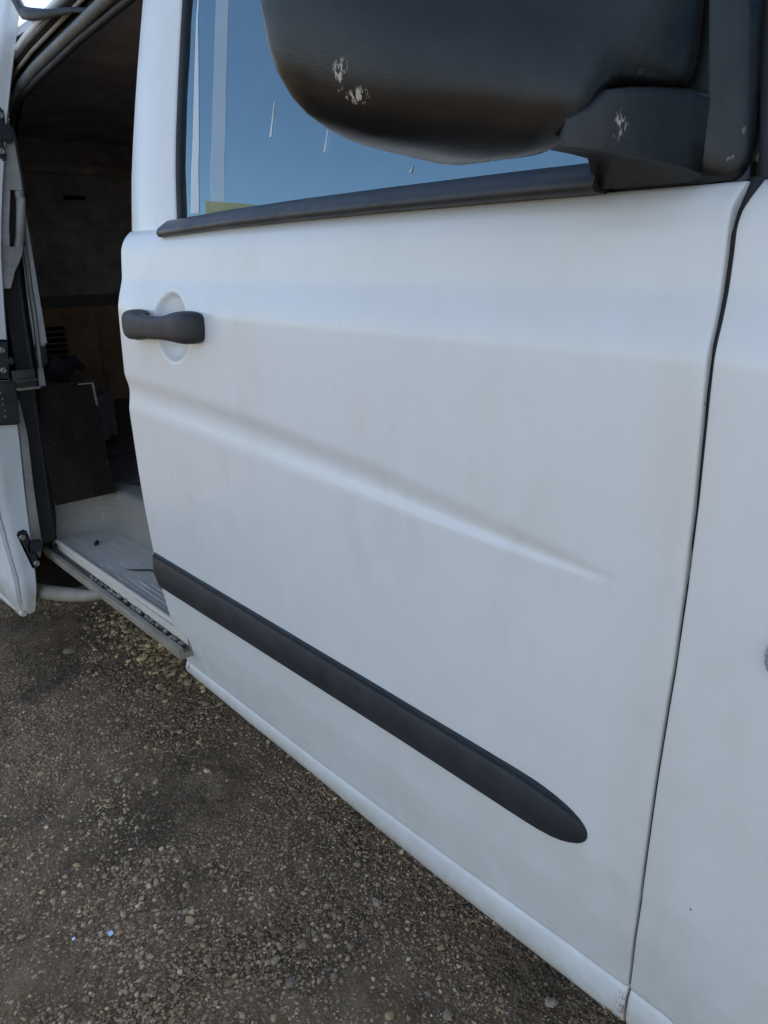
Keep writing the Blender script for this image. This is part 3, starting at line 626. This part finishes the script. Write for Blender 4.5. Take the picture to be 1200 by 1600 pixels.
# ------------------------------------------------------------------ sliding door, slid back along the side
zd = [.262, .278, .32, .36, .426, .528, .60, .723, .847, .95, 1.037, 1.135, 1.21, 1.283, 1.35, 1.414, 1.504, 1.619, 1.656, 1.70]
yR = [-.062, -.057, -.048, -.044, -.040, -.034, -.029, -.019, -.017, -.008, 0, .011, .024, .039, .055, .071, .097, .134, .143, .155]
yL = [-.085, -.092, -.090, -.088, -.094, -.101, -.103, -.105, -.104, -.10, -.093, -.079, -.062, -.040, -.018, .008, .048, .098, .113, .130]
rings = []
for z, a, b in zip(zd, yL, yR):
    xb = -.62+.006*math.sin(z*6)
    rings.append([(-1.70, a, z), (xb-.012, a, z), (xb-.004, a+.002, z), (xb, a+.006, z), (xb+.001, a+(b-a)*.4, z), (xb-.002, a+(b-a)*.7, z), (xb-.001, b-.004, z), (xb-.006, b, z), (xb-.03, b+.002, z), (-1.70, b+.01, z)])
sl = loft('sliding_door', rings, M['paint_clean'], van, auto=50); sl['label'] = 'white sliding side door pushed back, its front edge showing'
# outer skin hem that stands proud at the bottom and the door's own rub strip
loft('outer_skin', [[(-1.70, a-.016, z), (-.628, a-.016, z), (-.619, a-.010, z), (-.619, a-.001, z), (-1.70, a-.001, z)] for z, a in ((.258, -.083), (.30, -.090), (.36, -.088), (.44, -.094), (.528, -.100), (.60, -.103), (.80, -.105), (.95, -.100), (1.05, -.092), (1.14, -.078))], M['paint'], sl, auto=40)
tube('door_hem', [(-.612, -.092, .266), (-.75, -.098, .270), (-1.2, -.098, .275), (-1.7, -.098, .28)], [.007, .011, .012, .012], M['paint'], sl, 10)
loft('rub_strip', [[(x, -.118, .455), (x, -.130, .47), (x, -.130, .51), (x, -.118, .53)] for x in (-.632, -1.0, -1.7)], M['strip_black'], sl)
loft('inner_panel', [[(-.626, b+.001, z), (-.628, b+w, z), (-.75, b+w+.006, z), (-.75, b+.001, z)] for z, b, w in ((.40, -.040, .016), (.43, -.040, .026), (.53, -.034, .022), (.60, -.029, .020), (.72, -.019, .017), (.80, -.018, .012), (.83, -.017, .003))], M['beige'], sl)
loft('inner_trim', [[(-.628, a, z), (-.622, b-.008, z), (-.630, b, z), (-.80, b+.004, z), (-.80, a, z)] for z, a, b in ((1.276, .036, .0862), (1.30, .042, .0872), (1.34, .052, .0865), (1.385, .063, .0862), (1.403, .068, .084), (1.414, .070, .074))], M['beige'], sl)
loft('inner_trim', [[(-.628, a, z), (-.623, b-.004, z), (-.630, b, z), (-.80, b+.004, z), (-.80, a, z)] for z, a, b in ((1.064, .003, .021), (1.085, .005, .030), (1.10, .006, .036), (1.12, .009, .049), (1.14, .011, .060), (1.155, .014, .064))], M['beige'], sl)
loft('inner_trim', [[(-.628, a, z), (-.624, b-.003, z), (-.628, b, z), (-.80, b, z), (-.80, a, z)] for z, a, b in ((1.1555, .014, .034), (1.20, .022, .040), (1.2755, .036, .056))], M['beige'], sl)
tube('pull_handle', [(-.640, .054, 1.150), (-.636, .0615, 1.175), (-.634, .070, 1.22), (-.634, .0755, 1.26), (-.638, .0755, 1.285)], [.011, .0105, .0105, .0105, .012], M['beige'], sl, 12)
box('handle_recess', (-.70, .058, 1.215), (.10, .036, .12), M['rubber'], sl, .004, None)
def onedge(name, y, z, w, h, mat, d=.006, tilt=0., par=sl, x=-.616):
    return box(name, (x, y, z), (d, w, h), mat, par, min(.004, w*.35), Matrix.Rotation(tilt, 3, 'X'))
def bolt(y, z, par, r=.0065, x=-.608):
    rings = [[(x+d, y+q*math.cos(a), z+q*math.sin(a)) for a in np.linspace(0, 6.283, 12, endpoint=False)] for d, q in ((-.006, r), (0, r), (.0015, r*.7), (.001, r*.3))]
    return loft('bolt', rings, M['bolt'], par, auto=30)
l1 = onedge('door_buffer', .058, 1.390, .032, .036, M['trim_black'], .02); onedge('buffer_plate', .054, 1.418, .020, .045, M['trim_black'], .006, 0, l1); onedge('buffer_plate', .047, 1.358, .014, .05, M['trim_black'], .006, 0, l1); bolt(.054, 1.424, l1, .0075); bolt(.045, 1.352, l1, .0065)
l2 = onedge('door_latch', -.030, .905, .030, .094, M['trim_black'], .008, -.12); onedge('latch_pin', -.013, .902, .012, .018, M['trim_black'], .018, 0, l2); bolt(-.029, .928, l2, .007); bolt(-.034, .882, l2, .007)
l3 = onedge('door_lock', -.042, .805, .055, .105, M['trim_black'], .012, -.1)
for i in range(5): bolt(-.050+.002*(i % 2), .775+.014*i, l3, .0022, -.609)
l4 = onedge('lower_latch', -.050, .432, .024, .110, M['trim_black'], .008, .22); onedge('latch_pin', -.036, .437, .034, .030, M['trim_black'], .016, 0, l4); bolt(-.062, .470, l4, .0075); bolt(-.040, .393, l4, .0075)
# roller arms
tube('upper_arm', [(-.60, .115, 1.665), (-.52, .105, 1.605), (-.44, .09, 1.583), (-.36, .095, 1.568), (-.28, .11, 1.560), (-.21, .12, 1.546)], [.013, .013, .012, .008, .005, .004], M['rubber'], sl, 10, .7)
tube('lower_arm', [(-.70, -.03, .283), (-.62, -.02, .300), (-.50, -.005, .330), (-.40, .008, .358), (-.30, .026, .392)], [.020, .019, .018, .014, .010], M['rail'], sl, 10, 1.2)
br = box('roller_bracket', (-.61, .011, .8545), (.03, .052, .005), M['steel'], sl, .001)
box('bracket_web', (-.622, .011, .857), (.005, .052, .040), M['steel'], br, .001); box('bracket_lip', (-.606, .011, .8355), (.036, .050, .004), M['rail'], br, .001)

# ------------------------------------------------------------------ what stands inside
b = bpy.data.objects.new('plywood_board', None); COL.objects.link(b); b.location = (-.62, .1, .533)
tag(b, 'dark brown plywood board leaning inside the open side door', 'board')
A, B_, C_, D_ = Vector((-.60, .030, .5345)), Vector((-.60, .184, .5345)), Vector((-.68, .197, .818)), Vector((-.68, .036, .826))
nb = (B_-A).cross(D_-A).normalized()
if nb.x > 0: nb = -nb
def quadsolid(name, P, d, mat, par):
    Q = [p+nb*d for p in P]; return mesh(name, P+Q, [(0, 1, 2, 3), (7, 6, 5, 4), (0, 4, 5, 1), (1, 5, 6, 2), (2, 6, 7, 3), (3, 7, 4, 0)], mat, par, False)
quadsolid('panel', [A, B_, C_, D_], .014, M['wood'], b)
e1 = (C_-D_).normalized()*.004; e2 = (B_-C_).normalized()*.06; f_ = -nb*.0006
quadsolid('raw_edge', [C_-e1*1.2+f_, C_+f_+e1*.1, C_+e2+f_+e1*.1, C_+e2-e1*1.2+f_], .008, M['woodedge'], b)
quadsolid('raw_edge', [C_-e1*10+f_, C_-e1*10+f_+(A-D_)*.012, C_-e1*1.3+f_+(A-D_)*.010, C_-e1*1.3+f_], .008, M['woodedge'], b)
rg = []
for i in range(9):
    q = i/8; r = .026*math.sin(math.pi*min(.97, .05+q))+.008
    rg.append([(-.80-.05*q+r*.6*math.cos(a)*(1+.3*math.sin(3*a+i)), .11+.13*q+r*.4*math.sin(a), .835+.05*q*(1-q)*(1+math.sin(9*q))+r*math.sin(a)*(1+.25*math.cos(2*a+1.7*i))) for a in np.linspace(0, 6.283, 14, endpoint=False)])
tag(loft('dark_rag', rg, M['rubber'], None), 'dark crumpled rag behind the top edge of the plywood board', 'rag')
